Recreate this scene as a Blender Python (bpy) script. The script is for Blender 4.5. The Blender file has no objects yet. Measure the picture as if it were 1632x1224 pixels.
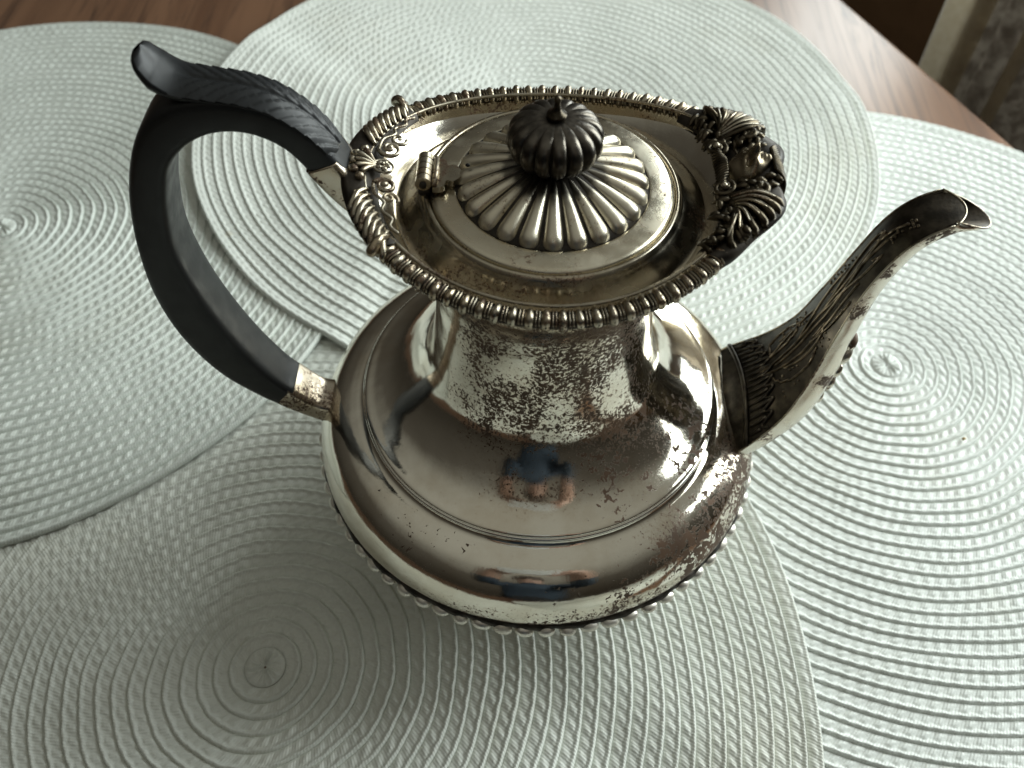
import bpy, bmesh, math, random
import numpy as np
from mathutils import Matrix, Vector
random.seed(7); rng = np.random.default_rng(7)
PI = math.pi; sin = math.sin; cos = math.cos
scene = bpy.context.scene

# ------------------------------------------------------------------ camera
cam_d = bpy.data.cameras.new('camera'); cam = bpy.data.objects.new('camera', cam_d)
scene.collection.objects.link(cam); scene.camera = cam
_pitch, _roll = math.radians(53.194), math.radians(1.4216)
_f = Vector((0, cos(_pitch), -sin(_pitch))); _u0 = Vector((0, sin(_pitch), cos(_pitch))); _r0 = Vector((1, 0, 0))
_r = cos(_roll) * _r0 + sin(_roll) * _u0; _u = -sin(_roll) * _r0 + cos(_roll) * _u0
cam.matrix_world = Matrix(((_r.x, _u.x, -_f.x, -0.0086), (_r.y, _u.y, -_f.y, -0.1673), (_r.z, _u.z, -_f.z, 0.2924), (0, 0, 0, 1)))
cam_d.sensor_width = 36; cam_d.lens = 36 * 1400 / 1632
cam_d.clip_start = 0.005; cam_d.clip_end = 50
cam_d.dof.use_dof = True; cam_d.dof.focus_distance = 0.235; cam_d.dof.aperture_fstop = 17

# ------------------------------------------------------------------ world, window light, exposure
world = bpy.data.worlds.new('World'); scene.world = world; world.use_nodes = True
wn = world.node_tree; bg = wn.nodes['Background']
bg.inputs['Strength'].default_value = 1.0           # dim room: dusky below, paler towards the ceiling
_tc = wn.nodes.new('ShaderNodeTexCoord'); _sx = wn.nodes.new('ShaderNodeSeparateXYZ'); _cr = wn.nodes.new('ShaderNodeValToRGB')
wn.links.new(_tc.outputs['Generated'], _sx.inputs[0]); wn.links.new(_sx.outputs[2], _cr.inputs[0]); wn.links.new(_cr.outputs[0], bg.inputs['Color'])
_cr.color_ramp.elements[0].position = 0.0; _cr.color_ramp.elements[0].color = (0.026, 0.023, 0.018, 1); _e2 = _cr.color_ramp.elements.new(0.5); _e2.color = (0.062, 0.057, 0.047, 1)
_e3 = _cr.color_ramp.elements[-1]; _e3.position = 0.97; _e3.color = (0.285, 0.283, 0.245, 1)
NW = Vector((cos(math.radians(24)), sin(math.radians(24)), 0)); TW = Vector((-NW.y, NW.x, 0))   # window wall normal / tangent
def window_lamp(name, t0, t1, z0, z1, radiance, n=0.62):
    d = bpy.data.lights.new(name, 'AREA'); d.shape = 'RECTANGLE'; d.size = t1 - t0; d.size_y = z1 - z0
    d.energy = radiance * PI * (t1 - t0) * (z1 - z0); d.color = (0.92, 1.0, 0.985)
    o = bpy.data.objects.new(name, d); scene.collection.objects.link(o)
    c = NW * n + TW * (t0 + t1) / 2 + Vector((0, 0, (z0 + z1) / 2))
    x = TW; z = NW; y = z.cross(x)
    o.matrix_world = Matrix(((x.x, y.x, z.x, c.x), (x.y, y.y, z.y, c.y), (x.z, y.z, z.z, c.z), (0, 0, 0, 1)))
    return o
window_lamp('window_light', 0.335, 0.60, 0.07, 0.80, 6.8)
window_lamp('window_light', -0.22, 0.19, 0.07, 0.80, 8.7)
scene.view_settings.view_transform = 'Standard'; scene.view_settings.look = 'None'
scene.view_settings.exposure = 0.0; scene.view_settings.gamma = 1.0
scene.view_settings.use_curve_mapping = False

# ------------------------------------------------------------------ helpers
def link(o, parent=None):
    scene.collection.objects.link(o)
    if parent is not None:
        o.parent = parent
        if parent.type == 'EMPTY': o.matrix_parent_inverse = Matrix.Translation(-parent.location)
    return o
def mesh_np(name, V, F, mat, smooth=True, uv=None):
    """V (n,3), F (m,4) quads or list of polygons"""
    me = bpy.data.meshes.new(name)
    V = np.asarray(V, np.float32)
    if isinstance(F, np.ndarray):
        m, k = F.shape
        me.vertices.add(len(V)); me.vertices.foreach_set('co', V.ravel())
        me.loops.add(m * k); me.loops.foreach_set('vertex_index', F.astype(np.int32).ravel())
        me.polygons.add(m); me.polygons.foreach_set('loop_start', np.arange(0, m * k, k, dtype=np.int32))
        me.polygons.foreach_set('loop_total', np.full(m, k, np.int32))
        me.update(calc_edges=True); me.validate()
    else:
        me.from_pydata([tuple(v) for v in V], [], F)
    if uv is not None:
        l = me.uv_layers.new(name='UVMap'); vi = np.empty(len(me.loops), np.int32); me.loops.foreach_get('vertex_index', vi)
        l.data.foreach_set('uv', np.asarray(uv, np.float32)[vi].ravel())
    if smooth: me.polygons.foreach_set('use_smooth', np.ones(len(me.polygons), bool))
    if mat: me.materials.append(mat)
    return me
class MB:
    """collects shapes that make ONE part"""
    def __init__(s): s.V = []; s.F = []; s.n = 0
    def add(s, V, F):
        V = np.asarray(V, float); s.V.append(V); s.F += [tuple(int(i) + s.n for i in f) for f in F]; s.n += len(V); return s
    def grid(s, P, cu=False, cv=False, flip=False):
        P = np.asarray(P, float); a, b = P.shape[:2]; F = []
        for i in range(a if cu else a - 1):
            for j in range(b if cv else b - 1):
                q = (i * b + j, ((i + 1) % a) * b + j, ((i + 1) % a) * b + (j + 1) % b, i * b + (j + 1) % b)
                F.append(q[::-1] if flip else q)
        return s.add(P.reshape(-1, 3), F)
    def lathe(s, prof, n=128, c=(0, 0)):
        th = np.arange(n) * 2 * PI / n; prof = np.asarray(prof, float)
        P = np.stack([c[0] + prof[:, 0][None] * np.cos(th)[:, None], c[1] + prof[:, 0][None] * np.sin(th)[:, None], np.repeat(prof[:, 1][None], n, 0)], -1)
        return s.grid(P, cu=True)
    def tube(s, pts, rad, n=8, closed=False, flat=1.0, up=(0, 0, 1)):
        pts = np.asarray(pts, float); m = len(pts); rad = np.broadcast_to(np.asarray(rad, float), (m,))
        T = np.gradient(pts, axis=0)
        if closed: T = (np.roll(pts, -1, 0) - np.roll(pts, 1, 0))
        T /= np.linalg.norm(T, axis=1)[:, None] + 1e-12
        up = np.array(up, float); B = np.cross(T, up); nb = np.linalg.norm(B, axis=1)
        B[nb < 1e-4] = (1, 0, 0); B /= np.linalg.norm(B, axis=1)[:, None]; N = np.cross(B, T)
        a = np.arange(n) * 2 * PI / n
        P = pts[:, None] + rad[:, None, None] * (np.cos(a)[None, :, None] * B[:, None] + flat * np.sin(a)[None, :, None] * N[:, None])
        s.grid(P, cu=closed, cv=True)
        if not closed:
            k = s.n - m * n
            s.F.append(tuple(k + j for j in range(n))); s.F.append(tuple(k + (m - 1) * n + j for j in range(n))[::-1])
        return s
    def ball(s, c, r, nu=12, nv=8, M=None):
        r = np.broadcast_to(np.asarray(r, float), (3,)); c = np.asarray(c, float)
        th = np.arange(nu) * 2 * PI / nu; ph = np.linspace(0.02, PI - 0.02, nv)
        D = np.stack([np.cos(th)[:, None] * np.sin(ph)[None], np.sin(th)[:, None] * np.sin(ph)[None], np.repeat(np.cos(ph)[None], nu, 0)], -1) * r
        if M is not None: D = D @ np.asarray(M).T
        return s.grid(D + c, cu=True, flip=True)
    def mesh(s, name, mat, smooth=True, weld=False):
        me = mesh_np(name, np.concatenate(s.V), s.F, mat, smooth)
        bm = bmesh.new(); bm.from_mesh(me)
        if weld: bmesh.ops.remove_doubles(bm, verts=bm.verts, dist=1e-6)
        bmesh.ops.recalc_face_normals(bm, faces=bm.faces); bm.to_mesh(me); bm.free()
        return me
    def build(s, name, mat, parent=None, smooth=True, weld=False):
        return link(bpy.data.objects.new(name, s.mesh(name, mat, smooth, weld)), parent)
def spline(pts, n=40, closed=False):
    """Catmull-Rom resample of points (k,d)"""
    P = np.asarray(pts, float); k = len(P); out = []
    segs = k if closed else k - 1
    for t in np.linspace(0, segs, n, endpoint=not closed):
        i = min(int(t), segs - 1); f = t - i
        g = (lambda j: P[j % k]) if closed else (lambda j: P[min(max(j, 0), k - 1)])
        p0, p1, p2, p3 = g(i - 1), g(i), g(i + 1), g(i + 2)
        out.append(.5 * ((2 * p1) + (-p0 + p2) * f + (2 * p0 - 5 * p1 + 4 * p2 - p3) * f * f + (-p0 + 3 * p1 - 3 * p2 + p3) * f ** 3))
    return np.array(out)
def tag(o, label=None, cat=None, group=None, kind=None):
    for k, v in (('label', label), ('category', cat), ('group', group), ('kind', kind)):
        if v: o[k] = v
    return o
def sstep(a, b, x):
    t = np.clip((x - a) / (b - a), 0, 1); return t * t * (3 - 2 * t)

# ------------------------------------------------------------------ materials
def newmat(name):
    m = bpy.data.materials.new(name); m.use_nodes = True; nt = m.node_tree
    return m, nt, nt.nodes['Principled BSDF']
def N(nt, t, **kw):
    n = nt.nodes.new(t)
    for k, v in kw.items(): setattr(n, k, v)
    return n
def L(nt, a, b): nt.links.new(a, b)
def noise(nt, vec, scale, detail=3, rough=.5, dist=0):
    n = N(nt, 'ShaderNodeTexNoise'); n.inputs['Scale'].default_value = scale; n.inputs['Detail'].default_value = detail
    n.inputs['Roughness'].default_value = rough; n.inputs['Distortion'].default_value = dist
    if vec is not None: L(nt, vec, n.inputs['Vector'])
    return n.outputs['Fac']
def math_(nt, op, a, b=None, clamp=False):
    n = N(nt, 'ShaderNodeMath', operation=op); n.use_clamp = clamp
    for i, v in enumerate((a, b)):
        if v is None: continue
        if isinstance(v, (int, float)): n.inputs[i].default_value = v
        else: L(nt, v, n.inputs[i])
    return n.outputs[0]
def mrange(nt, v, a, b, c=0., d=1., smooth=True):
    n = N(nt, 'ShaderNodeMapRange', interpolation_type='SMOOTHSTEP' if smooth else 'LINEAR')
    for i, x in enumerate((v, a, b, c, d)):
        if isinstance(x, (int, float)): n.inputs[i].default_value = x
        else: L(nt, x, n.inputs[i])
    return n.outputs[0]
def mixc(nt, fac, a, b, mode='MIX'):
    n = N(nt, 'ShaderNodeMix', data_type='RGBA', blend_type=mode)
    for s_, v in ((0, fac), (6, a), (7, b)):
        if isinstance(v, (int, float)): n.inputs[s_].default_value = v
        elif isinstance(v, tuple): n.inputs[s_].default_value = (*v, 1)
        else: L(nt, v, n.inputs[s_])
    return n.outputs[2]
def bump(nt, h, strength, dist, bsdf, prev=None):
    n = N(nt, 'ShaderNodeBump'); n.inputs['Strength'].default_value = strength; n.inputs['Distance'].default_value = dist
    L(nt, h, n.inputs['Height'])
    if prev is not None: L(nt, prev, n.inputs['Normal'])
    L(nt, n.outputs['Normal'], bsdf.inputs['Normal']); return n.outputs['Normal']

def silver_mat(name, clean=(0.80, 0.78, 0.70), rough=.13, spots=0.0, film=.35, regional=False, dents=True):
    m, nt, b = newmat(name)
    tc = N(nt, 'ShaderNodeTexCoord'); P = tc.outputs['Object']
    if not regional:      # alike pieces each get their own wear
        oi = N(nt, 'ShaderNodeObjectInfo'); va = N(nt, 'ShaderNodeVectorMath', operation='ADD'); L(nt, P, va.inputs[0]); L(nt, oi.outputs['Random'], va.inputs[1]); P = va.outputs[0]
    b.inputs['Metallic'].default_value = 1
    nf = noise(nt, P, 55, 4, .6)
    col = mixc(nt, math_(nt, 'MULTIPLY', mrange(nt, nf, .42, .72), film), clean, (0.52, 0.41, 0.27))
    r0 = mrange(nt, noise(nt, P, 160, 3), .3, .75, rough * .75, rough * 1.5)
    if regional:
        sx = N(nt, 'ShaderNodeSeparateXYZ'); L(nt, P, sx.inputs[0]); x, y, z = sx.outputs
        az = math_(nt, 'ARCTAN2', x, math_(nt, 'MULTIPLY', y, -1.))      # 0 = facing the photographer, + = spout side
        def win(v, a0, a1, b0, b1): return math_(nt, 'MULTIPLY', mrange(nt, v, a0, a1), mrange(nt, v, b0, b1, 1., 0.))
        neck = math_(nt, 'MULTIPLY', win(z, .076, .088, .132, .150), win(az, -1.3, -.6, .8, 1.35))
        nlow = math_(nt, 'MULTIPLY', win(z, .070, .076, .090, .104), win(az, -.85, -.1, 1.0, 1.6))
        shr = math_(nt, 'MULTIPLY', win(z, .046, .052, .064, .0705), win(az, .0, .75, 1.35, 1.75))
        low = math_(nt, 'MULTIPLY', win(z, .040, .045, .052, .060), win(az, -1.4, .4, 1.0, 1.5))
        D = math_(nt, 'MAXIMUM', math_(nt, 'MAXIMUM', math_(nt, 'MULTIPLY', neck, 1.0), math_(nt, 'MULTIPLY', nlow, .75)),
                  math_(nt, 'MAXIMUM', math_(nt, 'MULTIPLY', shr, .95), math_(nt, 'MULTIPLY', low, .95)))
        big = mrange(nt, noise(nt, P, 60, 4, .6), .36, .60, .5, 1.04)
        D = math_(nt, 'MAXIMUM', math_(nt, 'MULTIPLY', D, big), 0.17)
    else:
        D = math_(nt, 'MULTIPLY', mrange(nt, noise(nt, P, 90, 2), .4, .65), spots) if spots else None
    if D is not None:
        sp = noise(nt, P, 1000, 6, .74, .25)
        thr = math_(nt, 'SUBTRACT', .76, math_(nt, 'MULTIPLY', D, .294))
        mask = mrange(nt, math_(nt, 'SUBTRACT', sp, thr), -.012, .03)
        if regional:
            c1 = math_(nt, 'MULTIPLY', win(z, .0455, .050, .063, .0705), win(az, -.5, .75, 1.25, 1.7))
            c2 = math_(nt, 'MULTIPLY', win(z, .068, .0725, .086, .098), win(az, -.1, .5, 1.2, 1.6))
            c3 = math_(nt, 'MULTIPLY', win(z, .044, .046, .050, .056), win(az, -1.5, .2, 1.3, 1.7))
            c4 = math_(nt, 'MULTIPLY', win(z, .055, .060, .0655, .069), win(az, -1.2, -.8, -.3, .1))
            D2 = math_(nt, 'MAXIMUM', math_(nt, 'MAXIMUM', math_(nt, 'MULTIPLY', c1, 1.25), math_(nt, 'MULTIPLY', c2, 1.1)), math_(nt, 'MAXIMUM', c3, math_(nt, 'MULTIPLY', c4, .75)))
            D2 = math_(nt, 'MULTIPLY', D2, mrange(nt, noise(nt, P, 75, 3, .6), .35, .62, .45, 1.1))
            m2 = mrange(nt, math_(nt, 'SUBTRACT', noise(nt, P, 520, 5, .62, .5), math_(nt, 'SUBTRACT', .80, math_(nt, 'MULTIPLY', D2, .27))), -.008, .02)
            mask = math_(nt, 'MAXIMUM', mask, m2)
        stain = mixc(nt, noise(nt, P, 130, 2), (0.030, 0.020, 0.013), (0.16, 0.09, 0.05))
        halo = math_(nt, 'MULTIPLY', mrange(nt, math_(nt, 'SUBTRACT', sp, thr), -.12, .0), .30)
        col = mixc(nt, halo, col, (0.42, 0.28, 0.17))
        col = mixc(nt, mask, col, stain)
        rr = N(nt, 'ShaderNodeMix'); L(nt, mask, rr.inputs[0]); L(nt, r0, rr.inputs[2]); rr.inputs[3].default_value = .55; r0 = rr.outputs[0]
        mt = math_(nt, 'SUBTRACT', 1., math_(nt, 'MULTIPLY', mask, .75)); L(nt, mt, b.inputs['Metallic'])
    L(nt, col, b.inputs['Base Color']); L(nt, r0, b.inputs['Roughness'])
    n1 = None
    if dents: n1 = bump(nt, noise(nt, P, 60, 2), .10, .004, b)
    bump(nt, noise(nt, P, 900, 4, .6), .05, .0004, b, n1)
    return m
M_silver = silver_mat('polished_tarnished_silver', clean=(0.84, 0.80, 0.70), regional=True, rough=.085)
M_lid = silver_mat('lid_silver', clean=(0.72, 0.67, 0.54), rough=.25, spots=.6, film=.4)
M_dish = silver_mat('browned_silver', clean=(0.52, 0.47, 0.37), rough=.22, spots=.8, film=.6)
M_socket = silver_mat('socket_silver', clean=(0.58, 0.52, 0.43), rough=.25, spots=.9, film=.75)
M_flute = silver_mat('fluted_silver', clean=(0.70, 0.65, 0.53), rough=.36, spots=.6, film=.3, dents=False)
M_orn = silver_mat('cast_silver', clean=(0.42, 0.38, 0.30), rough=.28, spots=.9, film=.6, dents=False)  # patina plus the dark room's reflection put into the base colour
M_bright = silver_mat('bright_silver', clean=(0.84, 0.81, 0.74), rough=.16, spots=.25, film=.2)
M_bead = silver_mat('worn_bead_silver', clean=(0.84, 0.81, 0.74), rough=.45, spots=.5, film=.2, dents=False)
M_under = silver_mat('spotted_silver', clean=(0.68, 0.64, 0.55), rough=.22, spots=1.15, film=.35)
def patina_mat(name, c=(0.045, 0.038, 0.030), rough=.4, metal=.75):
    m, nt, b = newmat(name); tc = N(nt, 'ShaderNodeTexCoord'); P = tc.outputs['Object']
    L(nt, mixc(nt, mrange(nt, noise(nt, P, 300, 3), .35, .7), c, tuple(x * 2.6 for x in c)), b.inputs['Base Color'])
    b.inputs['Metallic'].default_value = metal; b.inputs['Roughness'].default_value = rough
    bump(nt, noise(nt, P, 1100, 3), .15, .0004, b); return m
# old oxide left on the inner half of the flutes (local x runs outward along a flute)
_nt = M_flute.node_tree; _b = _nt.nodes['Principled BSDF']; _tc = N(_nt, 'ShaderNodeTexCoord'); _sx = N(_nt, 'ShaderNodeSeparateXYZ'); L(_nt, _tc.outputs['Object'], _sx.inputs[0])
_oi = N(_nt, 'ShaderNodeObjectInfo')
_e = math_(_nt, 'ADD', math_(_nt, 'ADD', _sx.outputs[0], math_(_nt, 'MULTIPLY', _oi.outputs['Random'], .003)), math_(_nt, 'MULTIPLY', noise(_nt, _tc.outputs['Object'], 500, 3), .004))
_src = _b.inputs['Base Color'].links[0].from_socket; L(_nt, mixc(_nt, mrange(_nt, _e, .0145, .0165, .85, 0.), _src, (0.07, 0.062, 0.05)), _b.inputs['Base Color'])
M_patina = patina_mat('black_patina', (0.022, 0.018, 0.014), .45, .6)
M_mask = patina_mat('cast_silver_dim_reflection', (0.050, 0.041, 0.028), .30, .95)  # mask castings: the dark room they mirror is painted into the colour
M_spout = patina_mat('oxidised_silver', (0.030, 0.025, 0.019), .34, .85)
M_face = silver_mat('worn_cast_silver', clean=(0.24, 0.20, 0.14), rough=.32, spots=.8, film=.5, dents=False)  # worn casting, with dark room reflections put into its base tone
M_engr = patina_mat('relief_highlight', (0.11, 0.088, 0.062), .28, .95)  # lighter tone paints the highlights along the engraved lines
M_hole = patina_mat('dark_hollow', (0.01, 0.01, 0.01), .7, .2)
def ebony_mat(name, c, rough):
    m, nt, b = newmat(name); tc = N(nt, 'ShaderNodeTexCoord'); P = tc.outputs['Object']
    mp = N(nt, 'ShaderNodeMapping'); mp.inputs['Scale'].default_value = (1, 1, .25); L(nt, P, mp.inputs[0])
    n = noise(nt, mp.outputs[0], 260, 4, .6)
    L(nt, mixc(nt, n, c, tuple(x * 1.9 for x in c)), b.inputs['Base Color'])
    L(nt, mrange(nt, noise(nt, P, 220, 3), .3, .7, rough - .06, rough + .08), b.inputs['Roughness'])
    b.inputs['Specular IOR Level'].default_value = .38
    bump(nt, n, .06, .0005, b); return m
M_ebony = ebony_mat('ebony', (0.010, 0.011, 0.012), .40)
M_knob = patina_mat('blackened_knob', (0.062, 0.055, 0.046), .30, .9)

def mat_weave(tint=(1, 1, 1)):
    m, nt, b = newmat('woven_white_plastic')
    uvn = N(nt, 'ShaderNodeUVMap'); uvn.uv_map = 'UVMap'
    tc = N(nt, 'ShaderNodeTexCoord'); P = tc.outputs['Object']
    c = mixc(nt, mrange(nt, noise(nt, P, 35, 3), .35, .7), (0.78, 0.81, 0.77), (0.72, 0.75, 0.71))
    c = mixc(nt, math_(nt, 'MULTIPLY', mrange(nt, noise(nt, P, 700, 2), .5, .75), .35), c, (0.60, 0.61, 0.56))
    c = mixc(nt, math_(nt, 'MULTIPLY', mrange(nt, noise(nt, P, 9, 4, .7), .52, .72), .22), c, (0.74, 0.71, 0.60))      # faint yellowing
    c = mixc(nt, math_(nt, 'MULTIPLY', mrange(nt, noise(nt, P, 60, 2), .74, .80), .35), c, (0.50, 0.42, 0.27))            # old food marks
    c = mixc(nt, 1.0, c, tint, 'MULTIPLY')
    L(nt, c, b.inputs['Base Color']); b.inputs['Roughness'].default_value = .42
    b.inputs['Specular IOR Level'].default_value = .45
    b.inputs['Subsurface Weight'].default_value = .0
    sx = N(nt, 'ShaderNodeSeparateXYZ'); L(nt, uvn.outputs[0], sx.inputs[0])
    # fine fibre hatch slanting across the tape
    ph = math_(nt, 'ADD', math_(nt, 'MULTIPLY', sx.outputs[0], 2 * PI / .00105), math_(nt, 'MULTIPLY', sx.outputs[1], 15.))
    h = math_(nt, 'MULTIPLY', math_(nt, 'SINE', ph), .5)
    h2 = math_(nt, 'ADD', h, math_(nt, 'MULTIPLY', noise(nt, P, 1500, 2), 1.2))
    bump(nt, h2, .38, .00022, b); return m
M_WEAVE = [mat_weave((1, 1, 1)), mat_weave((.985, .98, .955)), mat_weave((.95, .965, .95)), mat_weave((1, 1, .985)), mat_weave((.98, .98, .97))]
def mat_wood(name, c1, c2, ang):
    m, nt, b = newmat(name); tc = N(nt, 'ShaderNodeTexCoord'); P = tc.outputs['Object']
    mp = N(nt, 'ShaderNodeMapping'); mp.inputs['Rotation'].default_value = (0, 0, ang); mp.inputs['Scale'].default_value = (1, .06, 1); L(nt, P, mp.inputs[0])
    g = noise(nt, mp.outputs[0], 130, 6, .65, 1.5); g2 = noise(nt, mp.outputs[0], 28, 3, .6, 1.0)
    c = mixc(nt, mrange(nt, g2, .3, .7), c1, c2); c = mixc(nt, mrange(nt, g, .48, .72), c, tuple(x * .6 for x in c1))
    L(nt, c, b.inputs['Base Color']); L(nt, mrange(nt, g, .3, .8, .40, .52), b.inputs['Roughness'])
    b.inputs['Coat Weight'].default_value = .75; b.inputs['Coat Roughness'].default_value = .39
    bump(nt, g, .08, .0006, b); return m
M_wood = mat_wood('varnished_wood', (0.125, 0.056, 0.027), (0.22, 0.112, 0.060), math.radians(-4))
def mat_plain(name, c1, c2, scale, rough, bstr=.2):
    m, nt, b = newmat(name); tc = N(nt, 'ShaderNodeTexCoord'); P = tc.outputs['Object']
    n = noise(nt, P, scale, 5, .65, .4)
    L(nt, mixc(nt, mrange(nt, n, .36, .66), c1, c2), b.inputs['Base Color']); b.inputs['Roughness'].default_value = rough
    bump(nt, n, bstr, .001, b); return m
M_wall = mat_plain('brown_wall', (0.26, 0.155, 0.08), (0.30, 0.18, 0.095), 25, .8)
def mat_cloth(name, c1, c2, scale):
    m = mat_plain(name, c1, c2, scale, .9, .4); nt = m.node_tree; b = nt.nodes['Principled BSDF']
    tr = N(nt, 'ShaderNodeBsdfTranslucent'); mx = N(nt, 'ShaderNodeMixShader'); mx.inputs[0].default_value = .75
    L(nt, b.inputs['Base Color'].links[0].from_socket, tr.inputs[0])
    L(nt, b.outputs[0], mx.inputs[1]); L(nt, tr.outputs[0], mx.inputs[2]); L(nt, mx.outputs[0], nt.nodes['Material Output'].inputs[0]); return m
M_lace = mat_cloth('grey_lace', (0.36, 0.32, 0.28), (0.62, 0.58, 0.52), 110)
M_hem = mat_cloth('cream_hem', (0.78, 0.72, 0.60), (0.84, 0.79, 0.68), 200)

# ------------------------------------------------------------------ setting: table, wall, curtain
def slab(name, poly, z0, z1, mat, bev, seg=4):
    bm = bmesh.new(); vs = [bm.verts.new((x, y, z1)) for x, y in poly]; f = bm.faces.new(vs)
    r = bmesh.ops.extrude_face_region(bm, geom=[f]); bmesh.ops.translate(bm, verts=[g for g in r['geom'] if isinstance(g, bmesh.types.BMVert)], vec=(0, 0, z0 - z1))
    bmesh.ops.bevel(bm, geom=bm.edges[:], offset=bev, segments=seg, affect='EDGES', profile=.5)
    bmesh.ops.recalc_face_normals(bm, faces=bm.faces)
    me = bpy.data.meshes.new(name); bm.to_mesh(me); bm.free(); me.materials.append(mat)
    me.polygons.foreach_set('use_smooth', np.ones(len(me.polygons), bool)); me.set_sharp_from_angle(angle=.6)
    return link(bpy.data.objects.new(name, me))
ex = lambda y: .195 + (.357 - y) * (.063 / .144)
table = slab('table_top', [(-.75, -.52), (ex(-.52), -.52), (ex(.72), .72), (-.75, .72)], -.026, 0.0, M_wood, .006)
tag(table, kind='structure')
def wallpt(n, t, z): v = NW * n + TW * t; return (v.x, v.y, z)
w = MB()
w.grid([[wallpt(.66, t, z) for z in (-.76, .06)] for t in (-.6, 1.0)]); w.grid([[wallpt(.74, t, z) for z in (-.76, .06)] for t in (-.6, 1.0)])
w.grid([[wallpt(n, t, .06) for n in (.66, .74)] for t in (-.6, 1.0)]); w.grid([[wallpt(n, t, -.76) for n in (.66, .74)] for t in (-.6, 1.0)])
w.grid([[wallpt(n, -.6, z) for z in (-.76, .06)] for n in (.66, .74)]); w.grid([[wallpt(n, 1.0, z) for z in (-.76, .06)] for n in (.66, .74)])
tag(w.build('wall', M_wall, smooth=False, weld=True), kind='structure')
curtain = bpy.data.objects.new('curtain', None); curtain.location = wallpt(.52, .25, -.74); link(curtain)
tag(curtain, 'grey lace curtain with cream hem hanging in folds beyond the table edge', 'curtain')
def cloth(name, t0, t1, nt_, mat, off=0.0, thick=.0012):
    ts = np.linspace(t0, t1, nt_); zs = np.linspace(-.74, 1.02, 24); mb = MB()
    for sgn in (0, thick):
        mb.grid([[wallpt(.49 + off + sgn + .016 * sin(t * 2 * PI / .085 + .25 * sin(z * 3)) + .006 * sin(t * 2 * PI / .033 + 1 + z), t, z) for z in zs] for t in ts])
    return mb.build(name, mat, curtain)
cloth('lace_panel', .165, .292, 80, M_lace); cloth('hem', .278, .306, 24, M_hem, -.0025); cloth('fold_edge', .218, .229, 8, M_hem, -.0025)

fl0 = slab('floor', [(-2, -2), (2, -2), (2, 2), (-2, 2)], -.80, -.76, mat_plain('dark_floor', (0.09, 0.06, 0.04), (0.13, 0.09, 0.06), 6, .6), .005, 1); tag(fl0, kind='structure')

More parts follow.
